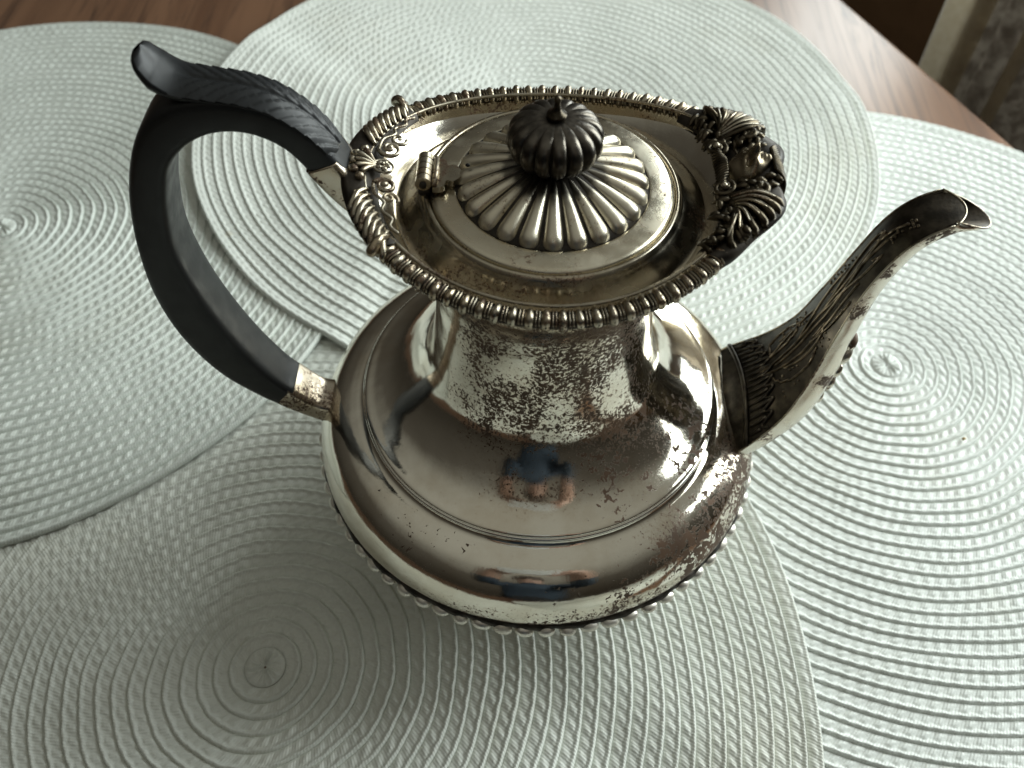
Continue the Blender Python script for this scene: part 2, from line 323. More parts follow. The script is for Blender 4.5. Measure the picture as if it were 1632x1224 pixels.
# ------------------------------------------------------------------ woven placemats
TH = .0024
MATS = [  # cx, cy, R   bottom of the pile first
    (0.1503, 0.0660, 0.1776), (-0.0884, -0.0692, 0.1831), (-0.2512, 0.1356, 0.1738), (0.0009, 0.2266, 0.1790), (0.1450, -0.3180, 0.1780)]
BELOW = [[], [0], [1], [0, 1, 2], [1]]
def drape(k, x, y):
    h = np.zeros_like(x)
    for j in BELOW[k]:
        cx, cy, R_ = MATS[j]; d = np.hypot(x - cx, y - cy)
        hj = (drape(j, x, y) + TH) * sstep(R_ + .030, R_ + .001, d)
        h = np.maximum(h, hj)
    return h
NR = 35
def placemat(k, label, rot):
    cx, cy, R_ = MATS[k]; pitch = R_ / (NR + .3)
    root = bpy.data.objects.new('placemat', None); root.location = (cx, cy, 0); link(root)
    tag(root, label, 'placemat', 'woven round placemats on the table')
    loc = np.random.default_rng(50 + k)
    NV = 13 if k < 4 else 9
    for i in range(NR):
        last = i == NR - 1
        r_in = .0004 if i == 0 else (i + .3) * pitch
        wv = (i + 1.3) * pitch - r_in     # the tape is about 5 mm wide
        rm = r_in + wv / 2
        n = max(64, int(2 * PI * rm / (.00080 if k < 4 else .0016)))
        th = np.arange(n) * 2 * PI / n
        v = np.concatenate([[0.0], np.linspace(0.03, .97, NV - 2), [1.0]])
        TH_, V_ = np.meshgrid(th, v, indexing='ij')
        r0_ = r_in + V_ * wv
        rr = r0_ + sstep(.01, .05, r0_) * (.0009 * np.sin(TH_ * 2 + k * 2 + r0_ * 25) + .0005 * np.sin(TH_ * 5 + k + r0_ * 60) + .00025 * np.sin(TH_ * 13 + r0_ * 150))
        arc = TH_ * rm
        ns = max(8, round(2 * PI * rm / .0047)); p1, p2 = loc.uniform(0, 6, 2)
        psf = TH_ * ns / (2 * PI) + p1 + .16 * np.sin(TH_ * 9 + p2) + .10 * np.sin(TH_ * 23 + p1)
        amp = loc.uniform(.66, 1.2, ns); amp2 = loc.uniform(.55, 1.2, ns)
        # plaited strands slanting across the inner part of the tape
        q = psf + V_ * .85; sa = amp[np.floor(q).astype(int) % ns]
        strand = (.5 + .5 * np.cos(2 * PI * (q - np.floor(q) - .5))) ** .75 * sstep(.02, .20, V_) * sstep(.68, .48, V_) * sa
        # chain stitch: short slanted threads on the inner flank of a raised cord at the outer edge
        ps = psf % 1.0; ctr = .665 + .11 * (ps - .5)
        dash = np.exp(-((V_ - ctr) / .055) ** 2) * np.clip(np.sin(PI * ps) * 1.6 - .35, 0, 1) * amp2[np.floor(psf).astype(int) % ns]
        cord = np.exp(-(np.abs(V_ - .835 - .02 * np.sin(psf * 2 * PI)) / .105) ** 2.4) * (.93 + .07 * np.cos(2 * PI * psf))
        h = .00050 + .00025 * V_ + .00068 * strand + .00066 * dash + .00115 * cord
        h = h * (1 + .16 * (loc.random() - .5)) * (sstep(0, .04, V_) * .45 + .55) * (sstep(1.0, .95, V_) * .60 + .40)
        if last: h = h * .7 + .0008 * np.exp(-((V_ - .6) / .45) ** 4)
        if i == 0:
            pl = .5 + .5 * np.cos(TH_ * 15 + 1.5 * np.sin(TH_ * 2 + p1) + V_ * 1.2)
            h = .0005 + sstep(.03, .22, V_) * (.0006 + .0014 * pl * sstep(1.0, .72, V_) * (.65 + .35 * np.sin(TH_ * 3 + p2))) * sstep(1.02, .93, V_)
        h[:, -1] = .0002 if last else h[:, -1]
        x = cx + rr * np.cos(TH_ + rot); y = cy + rr * np.sin(TH_ + rot)
        z = drape(k, x, y) + h
        if k == 3: z += .0022 * sstep(-.125, -.17, x - cx) + .0012 * sstep(.11, .17, x - cx)
        if k == 2: z += .0012 * sstep(.09, .17, x - cx)
        V = np.stack([x - cx, y - cy, z], -1).reshape(-1, 3)
        a = np.arange(n)[:, None] * NV; b_ = ((np.arange(n) + 1) % n)[:, None] * NV; j = np.arange(NV - 1)[None]
        F = np.stack([a + j, a + j + 1, b_ + j + 1, b_ + j], -1)[:, :, ::-1].reshape(-1, 4)
        if last:   # skirt down to what lies below
            V2 = V.reshape(n, NV, 3)[:, -1].copy(); V2[:, 2] -= .0006
            base = len(V); V = np.concatenate([V, V2]); e = np.arange(n); e2 = (e + 1) % n
            F = np.concatenate([F, np.stack([e * NV + NV - 1, e2 * NV + NV - 1, base + e2, base + e], -1)])
        uv = np.stack([arc.ravel(), V_.ravel()], -1)
        if last: uv = np.concatenate([uv, uv[:n]])
        me = mesh_np('coil', V, F, M_WEAVE[k], uv=uv)
        o = bpy.data.objects.new('coil', me); scene.collection.objects.link(o); o.parent = root
    return root
placemat(0, 'white woven placemat under the spout, lowest of the pile, its centre showing at right', .4)
placemat(1, 'white woven placemat in front, shaded, with the teapot standing on it', 1.3)
placemat(2, 'white woven placemat at the left edge, behind the black handle', 2.2)
placemat(3, 'white woven placemat behind the teapot, topmost of the pile', 3.0)
placemat(4, 'white woven placemat nearest the photographer, mirrored in the neck of the teapot', .9)
# ------------------------------------------------------------------ silver teapot
ZB = .0050
pot = bpy.data.objects.new('teapot', None); pot.location = (0, 0, ZB); link(pot)
tag(pot, 'tarnished silver teapot with black handle, fluted lid and long spout', 'teapot')
# foot, belly, shoulder moulding, neck
MB().lathe(spline([(.0005, .0085), (.036, .008), (.0415, ZB + .0002), (.0432, ZB + .0006), (.0435, .0085), (.041, .0125), (.0362, .0155), (.0362, .0180)], 40), 128).build('foot', M_silver, pot)
belly_prof = spline([(.0355, .0178), (.045, .0205), (.056, .0275), (.0635, .035), (.0672, .0415), (.0686, .0440), (.0690, .0462), (.0706, .0474), (.0712, .0490), (.0712, .0513), (.0704, .0548), (.0687, .0588), (.0663, .0622), (.0634, .0645), (.0606, .0657), (.0583, .0663), (.0564, .0667), (.0552, .0675), (.0545, .0690), (.0540, .0697)], 110)
belly = MB().lathe(belly_prof, 200).build('belly', M_silver, pot)
a = np.linspace(0, 2 * PI, 12, endpoint=False)
MB().lathe([(.0547 + .0008 * cos(t), .0698 + .0008 * sin(t)) for t in np.linspace(-1.6, PI * .62, 14)], 200).build('shoulder_moulding', M_bright, pot)
def zr(x): return .148 + np.where(x < 0, .006 * (x / .047) ** 2, .0085 * (x / .047) ** 2)
EA, EB = .0474, .0408
def ell(th): return 1 / np.sqrt((np.cos(th) / EA) ** 2 + (np.sin(th) / EB) ** 2)
neck_prof = spline([(.0546, .0698), (.0549, .0709), (.0541, .0716), (.0512, .0724), (.0466, .0744), (.0424, .0776), (.0384, .0817), (.0352, .0863), (.0333, .0911), (.0320, .0970), (.0310, .1035), (.0303, .1105), (.0300, .1170), (.0302, .1228)], 90)
th = np.arange(200) * 2 * PI / 200
P = []
for t in th:
    row = [(r * cos(t), r * sin(t), z) for r, z in neck_prof]
    R1 = float(ell(t)); Z1 = float(zr(R1 * cos(t))) - .0012
    for s_ in np.linspace(0, 1, 22)[1:]:
        r = .0302 + (R1 - .0302) * (.10 * s_ + .90 * s_ ** 2.1); z = .1228 + (Z1 - .1228) * (1 - (1 - s_) ** 1.12)
        row.append((r * cos(t), r * sin(t), z))
    P.append(row)
MB().grid(P, cu=True).build('neck', M_silver, pot)
# rim: inner dish, dark bed, bright inner wire, gadroons and fillets
P = []
for t in th:
    R1 = float(ell(t)) - .0012; Z1 = float(zr(R1 * cos(t))) + .0004; row = []
    for s_ in np.linspace(0, 1, 24):
        r = R1 + (.0316 - R1) * s_; z = Z1 + (.1488 - Z1) * s_ - .0068 * sin(PI * s_ ** .9) ** 1.2
        row.append((r * cos(t), r * sin(t), z))
    row += [(.0312 * cos(t), .0312 * sin(t), .1500), (.0306 * cos(t), .0306 * sin(t), .1502), (.0301 * cos(t), .0301 * sin(t), .1499), (.0300 * cos(t), .0300 * sin(t), .1480)]
    P.append(row)
rim = MB().grid(P, cu=True).build('rim', M_dish, pot)
def rp(t, d=0, dz=0):
    R1 = float(ell(t)) + d; return np.array([R1 * cos(t), R1 * sin(t), float(zr(R1 * cos(t))) + dz])
tt = np.linspace(0, 2 * PI, 160, endpoint=False)
MB().tube([rp(t, .0001, -.0011) for t in tt], .0021, 12, True, flat=.78).build('rim_bed', M_patina, rim)
MB().tube([rp(t, -.0024, .0009) for t in tt], .00045, 8, True).build('rim_wire', M_orn, rim)
# arc-length spaced gadroons, left and right ends left to the shell and the mask
fine = np.linspace(0, 2 * PI, 4001); pf = np.array([rp(t) for t in fine]); sl = np.concatenate([[0], np.cumsum(np.linalg.norm(np.diff(pf, axis=0), axis=1))])
g_me = MB(); _P = []
for ph in np.linspace(.05, PI - .05, 11):       # pear-shaped lobe lying across the bed
    y_ = -.0025 * cos(ph); fat = sin(ph) ** .7 * (1 + .22 * (y_ / .0025)); _P.append([(.00125 * fat * cos(a_), y_, -.0010 + .0025 * fat * sin(a_) * .94) for a_ in np.arange(12) * 2 * PI / 12])
g_mesh = capped_mesh = MB().grid(_P, cv=True).mesh('gadroon', M_orn)
_P = []
for ph in np.linspace(.05, PI - .05, 11):
    y_ = -.0023 * cos(ph); fat = sin(ph) ** .6; _P.append([(.00027 * cos(a_), y_, -.0010 + .0022 * fat * sin(a_) * .92) for a_ in np.arange(8) * 2 * PI / 8])
f_mesh = MB().grid(_P, cv=True).mesh('fillet', M_orn)
def rim_frame(t):
    p = rp(t); q = rp(t + .01); T = (q - p) / np.linalg.norm(q - p); O = np.cross(T, (0, 0, 1)); O /= np.linalg.norm(O); U = np.cross(O, T)
    return Matrix(((T[0], O[0], U[0], p[0]), (T[1], O[1], U[1], p[1]), (T[2], O[2], U[2], p[2]), (0, 0, 0, 1)))
for lo, hi in ((math.radians(36), math.radians(150)), (math.radians(210), math.radians(326))):
    s0, s1 = np.interp([lo, hi], fine, sl); n = round((s1 - s0) / .0036)
    for i in range(n + 1):
        s_ = s0 + (s1 - s0) * i / n
        t = float(np.interp(s_, sl, fine)); o = bpy.data.objects.new('gadroon', g_mesh); link(o, rim); o.matrix_local = rim_frame(t) @ Matrix.Rotation(rng.uniform(-.14, .14), 4, 'Z') @ Matrix.Diagonal((rng.uniform(.88, 1.08), rng.uniform(.93, 1.05), rng.uniform(.86, 1.06), 1))
        if i < n:
            for d in (-.00036, .00036):
                t2 = float(np.interp(s_ + (s1 - s0) / n / 2 + d, sl, fine)); o = bpy.data.objects.new('fillet', f_mesh); link(o, rim); o.matrix_local = rim_frame(t2)
# belly beads
b_mesh = MB().ball((0, 0, 0), (.0028, .0019, .0021), 12, 8).mesh('bead', M_bead)
nb = 70
MB().tube([((.0698 + .0003 * sin(t * 35)) * cos(t), (.0698 + .0003 * sin(t * 35)) * sin(t), .0457 + .0004 * sin(t * 70)) for t in np.linspace(0, 2 * PI, 420, endpoint=False)], .0018, 8, True).build('bead_band', M_patina, belly)
for i in range(nb):
    t = 2 * PI * i / nb; o = bpy.data.objects.new('bead', b_mesh); link(o, belly)
    o.matrix_local = Matrix.Translation((.0712 * cos(t), .0712 * sin(t), .0440 + .0002 * sin(i * 3.7))) @ Matrix.Rotation(t - PI / 2, 4, 'Z') @ Matrix.Rotation(rng.uniform(-.2, .2), 4, 'Y') @ Matrix.Diagonal((rng.uniform(.85, 1.1), rng.uniform(.9, 1.1), rng.uniform(.8, 1.1), 1))

# ---- lid
def zd(r): return .1508 + .0074 * (1 - (np.minimum(r, .0236) / .0236) ** 1.7)
lid = MB().lathe([(.0297, .1478), (.0298, .1500), (.0294, .1505), (.0285, .1507), (.0242, .1509), (.0236, .1509)] + [(r, float(zd(r)) - .0005) for r in np.linspace(.0232, .002, 16)], 160).build('lid', M_lid, pot)
NF = 24
def flute(i):
    mb = MB(); n, m = 26, 9; da = PI / NF; P = []
    for k in range(n):
        s_ = k / (n - 1); r = .0045 + (.0238 - .0045) * s_
        wmax = .93; end = math.sqrt(max(0, 1 - max(0, (s_ - .86) / .14) ** 2)); wid = r * math.tan(da) * wmax * end
        bul = (.0005 + .0026 * s_) * (end ** .6); row = []
        for j in range(m):
            v = -1 + 2 * j / (m - 1); row.append((r, wid * v, float(zd(r)) - .0009 + bul * math.sqrt(max(0, 1 - v * v))))
        P.append(row)
    mb.grid(P); return mb.mesh('flute', M_lid)
fl = flute(0); fl.materials[0] = M_flute
for i in range(NF):
    o = bpy.data.objects.new('flute', fl); link(o, lid); o.matrix_local = Matrix.Rotation(2 * PI * (i + .5) / NF + PI / NF, 4, 'Z')
MB().lathe([(.0034, float(zd(.0034))), *[(r, float(zd(r)) - .0001) for r in np.linspace(.005, .0234, 12)], (.0237, .15095)], 120).build('lid_groove', M_patina, lid)
MB().ball((-.0205, .0003, .15535), (.0006, .0005, .0004)).build('vent_hole', M_hole, lid)
# hinge
hinge = MB()
hp = spline([(-.0287, -.0054), (-.0262, -.0050), (-.0255, -.0028), (-.0238, -.0030), (-.0222, -.0012), (-.0222, .0012), (-.0238, .0030), (-.0255, .0028), (-.0262, .0050), (-.0287, .0054)], 40)
hz = .1538
hinge.grid([[(x, y, hz - .0022 - .0001), (x, y, hz - .0008 + .0002 * sin((x + .0285) * 300))] for x, y in hp], cu=True)
hinge.add([(x, y, hz - .0008 + .0002 * sin((x + .0285) * 300)) for x, y in hp], [tuple(range(len(hp)))])
hinge = hinge.build('hinge', M_orn, pot, smooth=True); hinge.data.set_sharp_from_angle(angle=.7)
MB().tube([(-.0283, -.0050, hz - .0004), (-.0281, 0, hz - .0002), (-.0283, .0050, hz - .0004)], .0007, 8).build('hinge_ridge', M_orn, hinge)
kn = MB(); kn.tube([(0, -.00095, 0), (0, -.00085, 0), (0, .00085, 0), (0, .00095, 0)], [.00135, .00195, .00195, .00135], 16); kn = kn.mesh('knuckle', M_orn); kn.set_sharp_from_angle(angle=.7)
for i in range(5):
    o = bpy.data.objects.new('knuckle', kn); link(o, hinge); o.location = (-.0309, (i - 2) * .00202, hz - .0002)
MB().tube([(-.0309, -.0056, hz - .0002), (-.0309, .0056, hz - .0002)], .0009, 10).build('hinge_pin', M_patina, hinge)
hl = MB(); hl.tube([(-.0309, -.0046, hz - .0030), (-.0309, .0046, hz - .0030)], .0014, 8); hl.build('hinge_seat', M_patina, hinge)
# finial: dark melon knob on a short stem with a silver pin
FZ = .1640
fin = MB().lathe([(.0001, .1560), (.0052, .1572), (.0046, .1582), (.0060, .1592), (.0075, .1610), (.0080, FZ), (.0050, FZ + .0040), (.0010, FZ + .0060)], 48).build('finial', M_patina, pot)
NL = 16; lob = MB(); P = []
for k in range(22):
    ph = -PI * .47 + PI * .95 * k / 21; rr = .0098 * cos(ph) ** .8 + .0003; z = FZ + .0070 * sin(ph) - (.0012 * max(0, sin(ph)) ** 6)
    wid = max(.0003, rr * math.tan(PI / NL) * 1.02); row = []
    for j in range(9):
        v = -1 + 2 * j / 8; row.append((rr * 1.0 - .0006 + .0019 * math.sqrt(max(0, 1 - v * v)) * cos(ph) ** .6, wid * v, z))
    P.append(row)
lob = lob.grid(P).mesh('lobe', M_knob)
for i in range(NL):
    o = bpy.data.objects.new('lobe', lob); link(o, fin); o.matrix_local = Matrix.Rotation(2 * PI * (i + .2) / NL, 4, 'Z')
MB().lathe([(.0001, FZ + .0060), (.0024, FZ + .0062), (.0023, FZ + .0068), (.0013, FZ + .0073), (.0008, FZ + .0085), (.0007, FZ + .0098), (.0009, FZ + .0103), (.0008, FZ + .0110), (.0001, FZ + .0113)], 24).build('finial_pin', M_mask, fin)

# ---- shell ornament at the handle end of the rim
shell = MB()
Pb = []
for k, t in enumerate(np.linspace(math.radians(146), math.radians(214), 30)):
    e = abs(t - PI) / math.radians(34); dout = .0026
    Pb.append([rp(t, -.0058 + .0022 * e, -.0006), rp(t, -.003, .0012), rp(t, dout * .6, .0016), rp(t, dout + .0006, .0002), rp(t, dout, -.0022)])
shell.grid(Pb); shell = shell.build('shell_ornament', M_patina, pot)
def R2(x, y, dz=.0016): return np.array([x, y, float(zr(np.array(x))) + dz])
for k in range(5):     # fan of ribs ending in beads
    an = math.radians(180 + (k - 2) * 27); c = np.array((-.0424, .0003)); d = np.array((cos(an), sin(an)))
    e = c + d * np.array((.0056, .0062)); m_ = c + d * .0028
    MB().tube(spline([R2(*c, .0018), R2(*m_, .0026), R2(*(c + d * .0050), .0026)], 8), [.0004, .00045, .0005, .0006, .0006, .0007, .0007, .0006], 6).build('rib', M_orn, shell)
    MB().ball(R2(*e, .0018), (.00115, .00115, .0011)).build('shell_bead', M_orn, shell)
fl_ = MB()
for k in range(5): an = 2 * PI * k / 5; fl_.ball(R2(-.0408 + .00115 * cos(an), .0002 + .00115 * sin(an), .0022), (.0008, .0008, .0005), 8, 6)
fl_.ball(R2(-.0408, .0002, .0027), .0006, 8, 6); fl_.build('flower', M_orn, shell)
MB().tube([R2(-.0408 + .0024 * cos(t), .0002 + .0022 * sin(t), .0019) for t in np.linspace(0, 2 * PI, 28, endpoint=False)], .00038, 6, True).build('flower_ring', M_orn, shell)
def spiral(c, r0, r1, turns, a0, sg=1, n=36, dz=.0018, lift=.0008):
    out = []
    for k in range(n):
        f = k / (n - 1); r = r0 + (r1 - r0) * f; an = a0 + sg * 2 * PI * turns * f
        out.append(R2(c[0] + r * cos(an), c[1] + r * sin(an), dz + lift * f))
    return out
for sg in (1, -1):
    MB().tube(spiral((-.0398, sg * .0068), .0027, .0004, 1.5, math.radians(200) * sg, sg), np.linspace(.0006, .0005, 36), 7).build('scroll', M_orn, shell)
    MB().ball(R2(-.0398, sg * .0068, .0026), (.0009, .0009, .0007)).build('scroll_eye', M_orn, shell)
    MB().tube(spiral((-.0382, sg * .0108), .0020, .0003, 1.3, math.radians(20) * sg, -sg), np.linspace(.00055, .0004, 36), 7).build('scroll', M_orn, shell)
    MB().tube(spline([R2(-.0425, sg * .0060), R2(-.0418, sg * .0098, .0022), R2(-.0392, sg * .0125, .0022), R2(-.0395, sg * .0150, .002), R2(-.0370, sg * .0172, .002), R2(-.0372, sg * .0195, .0018), R2(-.0352, sg * .0212)], 30), .00042, 6).build('wavy_border', M_orn, shell)
    for k in range(8):   # slanting rope gadroons up to the corner knob
        f = (k + .5) / 8; t = PI - sg * math.radians(12 + 21 * f)
        p0 = rp(t + sg * .05, -.0030, .0014); p1 = rp(t, -.0002, .0021); p2 = rp(t - sg * .07, .0022, .0006); p3 = rp(t - sg * .08, .0025, -.0016)
        MB().tube(spline([p0, p1, p2, p3], 10), [.0003, .0006, .0008, .0009, .00095, .00095, .0009, .0008, .0006, .0004], 8).build('rope_gadroon', M_orn, shell)
    MB().tube(spline([rp(PI - sg * math.radians(31), -.0020, .0016), rp(PI - sg * math.radians(33), .0012, .0030), rp(PI - sg * math.radians(34), .0034, .0016), rp(PI - sg * math.radians(34), .0042, -.0002)], 12), [.0005, .0007, .0008, .0009, .0010, .0011, .0012, .0013, .0014, .0014, .0012, .0007], 10).build('corner_knob', M_orn, shell)

# ---- mask ornament at the spout end of the rim
mask = MB(); Pb = []
for t in np.linspace(math.radians(-37), math.radians(37), 40):
    e = abs(t) / math.radians(37); blunt = .0068 * (1 - e ** 5) + .0012 * sin(t * 17)
    Pb.append([rp(t, -.0072 + .003 * e, -.0006), rp(t, -.004, .0008), rp(t, blunt * .35, .0012), rp(t, blunt * .8, .0004), rp(t, blunt, -.0014), rp(t, blunt * .8, -.0030), rp(t, .001, -.0048)])
mask = MB().grid(Pb).build('mask_ornament', M_patina, pot)
MX = .0462
def F2(x, y, dz=0): return np.array([x, y, float(zr(np.array(min(x, .047)))) + dz])
face = MB(); P = []
for iu in range(25):
    u_ = -1 + 2 * iu / 24; row = []
    for iv in range(33):
        v_ = -1 + 2 * iv / 32
        wx = .0043 * (1 - .22 * max(0, -v_)) * u_ * math.sqrt(max(0, 1 - v_ ** 4)) ; vy = .0058 * v_
        g = lambda x, s_: math.exp(-(x / s_) ** 2)
        h = .0026 * math.sqrt(max(0, 1 - .98 * (u_ * u_) - .75 * v_ * v_ if 1 - .98 * u_ * u_ - .75 * v_ * v_ > 0 else 0))
        h += .0017 * g(u_, .17) * g(v_ + .02, .26) * (1 - .8 * max(0, v_)) + .0007 * g(u_, .30) * g(v_ + .20, .10)     # nose
        h += .0006 * g(v_ - .30, .09) * g(abs(u_) - .34, .25) - .0009 * g(v_ - .13, .10) * g(abs(u_) - .36, .17)          # brows, eye hollows
        h += .0005 * g(v_ - .12, .06) * g(abs(u_) - .36, .10)                                                               # eyes
        h += .0005 * g(abs(u_) - .50, .20) * g(v_ + .14, .16)                                                               # cheeks
        h += .0005 * g(u_, .24) * (g(v_ + .43, .05) + g(v_ + .56, .06)) - .0004 * g(u_, .26) * g(v_ + .495, .03)           # lips
        h += .0006 * g(u_, .30) * g(v_ + .78, .14)                                                                          # chin
        tilt = -.0009 * v_ * -1
        row.append(F2(MX - vy * .95, wx * 1.1, -.0012 + .0044 * math.sqrt(max(0, 1 - .9 * u_ * u_ - .7 * v_ * v_)) + (h - .0026 * math.sqrt(max(0, 1 - .98 * u_ * u_ - .75 * v_ * v_))) * 1.9 + .0012))
    P.append(row)
face.grid(P); face.build('face', M_face, mask)
for k in range(15):    # hair over the brow, beard below the chin
    y0 = (k - 7) * .00062
    MB().tube(spline([F2(MX - .0050, y0, .0034 - 9 * y0 * y0 * 10), F2(MX - .0066, y0 * 1.35, .0034), F2(MX - .0078, y0 * 1.8, .0022)], 8), .00038, 5).build('hair_lock', M_mask, mask)
    MB().tube(spline([F2(MX + .0050, y0 * .8, .0034), F2(MX + .0068, y0 * 1.25, .0026), F2(MX + .0080 - 30 * y0 * y0, y0 * 1.6 + .0003 * (-1) ** k, .0004), F2(MX + .0082 - 40 * y0 * y0, y0 * 1.7, -.0022)], 9), [.0003, .00045, .0005, .0005, .0005, .0005, .00045, .0004, .0002], 5).build('beard_lock', M_mask, mask)
for sg in (1, -1):
    MB().tube(spiral((.0395, sg * .0072), .0026, .0004, 1.6, math.radians(-60) * sg, sg, dz=.0024), np.linspace(.0007, .0005, 36), 7).build('volute', M_mask, mask)
    MB().ball(F2(.0395, sg * .0072, .0036), (.0009, .0009, .0007)).build('volute_eye', M_orn, mask)
    MB().tube(spiral((.0470, sg * .0098), .0028, .0005, 1.3, math.radians(-120) * sg, -sg, dz=.0020), np.linspace(.0009, .0006, 36), 7).build('volute', M_mask, mask)
    for k in range(7):   # leafy curls fanning to the side
        f = k / 6; x0 = .0400 + .0012 * f; y0 = sg * (.0098 + .0050 * f)
        x1 = .0505 - .0115 * f ** 1.4; y1 = sg * (.0132 + .0105 * f)
        MB().tube(spline([F2(x0, y0, .0022), F2((x0 + x1) / 2, (y0 + y1) / 2 - sg * .0006, .0034), F2(x1, y1, .0022), F2(x1 + .0010, y1 + sg * .0008, .0000), F2(x1 + .0004, y1 + sg * .0002, -.0022)], 14), np.interp(np.linspace(0, 1, 14), [0, .5, .8, 1], [.0004, .0009, .0012, .0006]), 7).build('leaf_curl', M_mask, mask)
        MB().tube(spline([F2(x0 + .0006, y0 + sg * .0012, .0030), F2((x0 + x1) / 2, (y0 + y1) / 2 + sg * .0004, .0041), F2(x1 - .0006, y1, .0032)], 9), [.0002, .0003, .00035, .00035, .00035, .00035, .0003, .0003, .0002], 5).build('leaf_vein', M_orn, mask)
    for k in range(58):  # small foliage filling the ground between the curls
        yy = sg * rng.uniform(.0045, .0235); xin = .0385 - 18 * yy * yy * .5; xo = .0525 - 22 * yy * yy; xx = xin + (xo - xin) * rng.uniform(0, 1); an = rng.uniform(-.9, .9) + sg * .7
        d_ = np.array((cos(an), sin(an))) * rng.uniform(.0012, .0022); zz = .0006 + .0012 * rng.uniform()
        MB().tube(spline([F2(xx - d_[0], yy - d_[1], zz), F2(xx, yy + .0004 * sg, zz + .0011), F2(xx + d_[0], yy + d_[1], zz + .0004), F2(xx + d_[0] * 1.1 - d_[1] * .4, yy + d_[1] * 1.1 + d_[0] * .4, zz - .0004)], 9), [.0002, .0005, .0008, .0009, .0009, .0008, .0006, .0004, .0002], 6).build('leaf_curl', M_mask, mask)
    for k in range(4): MB().ball(F2(.0525 - .0016 * k, sg * (.0055 + .0034 * k), .0002), (.0015, .0016, .0019)).build('edge_curl', M_mask, mask)

# ---- handle (profile in the x-z plane, mm): outer edge, inner edge, half width
def sweep_sections(secs, n, m=20, pw=4.0):
    S = spline(np.array([(*o_, *i_, w_) for o_, i_, w_ in secs]) / 1000, n); P = []
    for ox, oz, ix, iz, hw in S:
        c = np.array(((ox + ix) / 2, (oz + iz) / 2)); d = np.array((ox - ix, oz - iz)) / 2; row = []
        for k in range(m):
            a_ = 2 * PI * k / m; ca, sa = cos(a_), sin(a_); e = 2 / pw
            u_ = math.copysign(abs(ca) ** e, ca); v_ = math.copysign(abs(sa) ** e, sa)
            q = c + d * u_; row.append((q[0], hw * v_, q[1]))
        P.append(row)
    return np.array(P)
def capped(mb, P):
    k = mb.n; a_, b_ = P.shape[:2]; mb.grid(P, cv=True)
    mb.F.append(tuple(k + j for j in range(b_))); mb.F.append(tuple(k + (a_ - 1) * b_ + j for j in range(b_))[::-1]); return mb
HS = [((-48.6, 156.5), (-56.2, 153.2), 5.6), ((-51.2, 161.6), (-58.9, 158.3), 5.8), ((-55.9, 168.2), (-62.3, 162.9), 6.0), ((-62.5, 173.2), (-66.5, 165.8), 6.2), ((-69.5, 175.6), (-70.8, 167.2), 6.4),
      ((-76.7, 176.2), (-75.5, 167.2), 6.6), ((-84.0, 175.0), (-80.0, 165.8), 6.8), ((-90.2, 171.6), (-84.5, 163), 7.1), ((-95.4, 165.2), (-89, 158.2), 7.4), ((-99.8, 156.1), (-91.6, 152.2), 7.6), ((-103.4, 144.3), (-94, 143), 7.8),
      ((-106, 129.2), (-95.7, 131), 8.0), ((-106.9, 112.4), (-94.6, 117), 8.0), ((-104.2, 95), (-91.4, 102), 8.0), ((-97.4, 78.9), (-86.4, 87), 7.8), ((-87.7, 67.2), (-80.2, 74.2), 7.2), ((-82.3, 62.4), (-76.8, 69.8), 6.8)]
handle = capped(MB(), sweep_sections(HS, 110, 40, 5.0)).build('handle', M_ebony, pot)
capped(MB(), sweep_sections([((-50.4, 159.6), (-58.3, 156.6), 6.1), ((-48.4, 156.0), (-56.2, 152.7), 6.0), ((-45.2, 150.0), (-52.0, 146.4), 5.8), ((-41.0, 144.5), (-46.0, 140.2), 6.2), ((-34.0, 140.0), (-38.0, 132.5), 7.0)], 30, 36, 6.0)).build('upper_socket', M_socket, handle)
capped(MB(), sweep_sections([((-83.6, 63.4), (-78.0, 71.0), 7.0), ((-81.0, 61.2), (-75.8, 68.4), 7.0), ((-76.8, 57.8), (-72.6, 64.8), 6.7), ((-72.4, 54.4), (-69.6, 62.6), 6.4), ((-65.0, 50.0), (-63.5, 61.5), 6.8)], 30, 36, 5.0)).build('lower_socket', M_socket, handle)
# carved leaf with thumb tip along the top of the handle
LP = spline(np.array([(-51.4, 160.3), (-53.2, 163.3), (-57.0, 168.0), (-62.9, 172.6), (-69.5, 175.1), (-76.7, 176.2), (-83.0, 177.4), (-87.4, 180.6), (-90.2, 184.6)]) / 1000, 150)
LW = np.interp(np.linspace(0, 1, 150), [0, .1, .35, .7, .86, .94, .98, 1.0], [.0046, .0055, .0060, .0064, .0062, .0052, .0036, .0012])
LTk = np.interp(np.linspace(0, 1, 150), [0, .7, .85, 1.0], [.0018, .0022, .0034, .0012])
Tn = np.gradient(LP, axis=0); Tn /= np.linalg.norm(Tn, axis=1)[:, None]; Nn = np.stack([Tn[:, 1], -Tn[:, 0]], -1)   # outward (up)
if Nn[60][1] < 0: Nn = -Nn
m = 33; Pt = []; Pu = []
sl_ = np.concatenate([[0], np.cumsum(np.linalg.norm(np.diff(LP, axis=0), axis=1))])
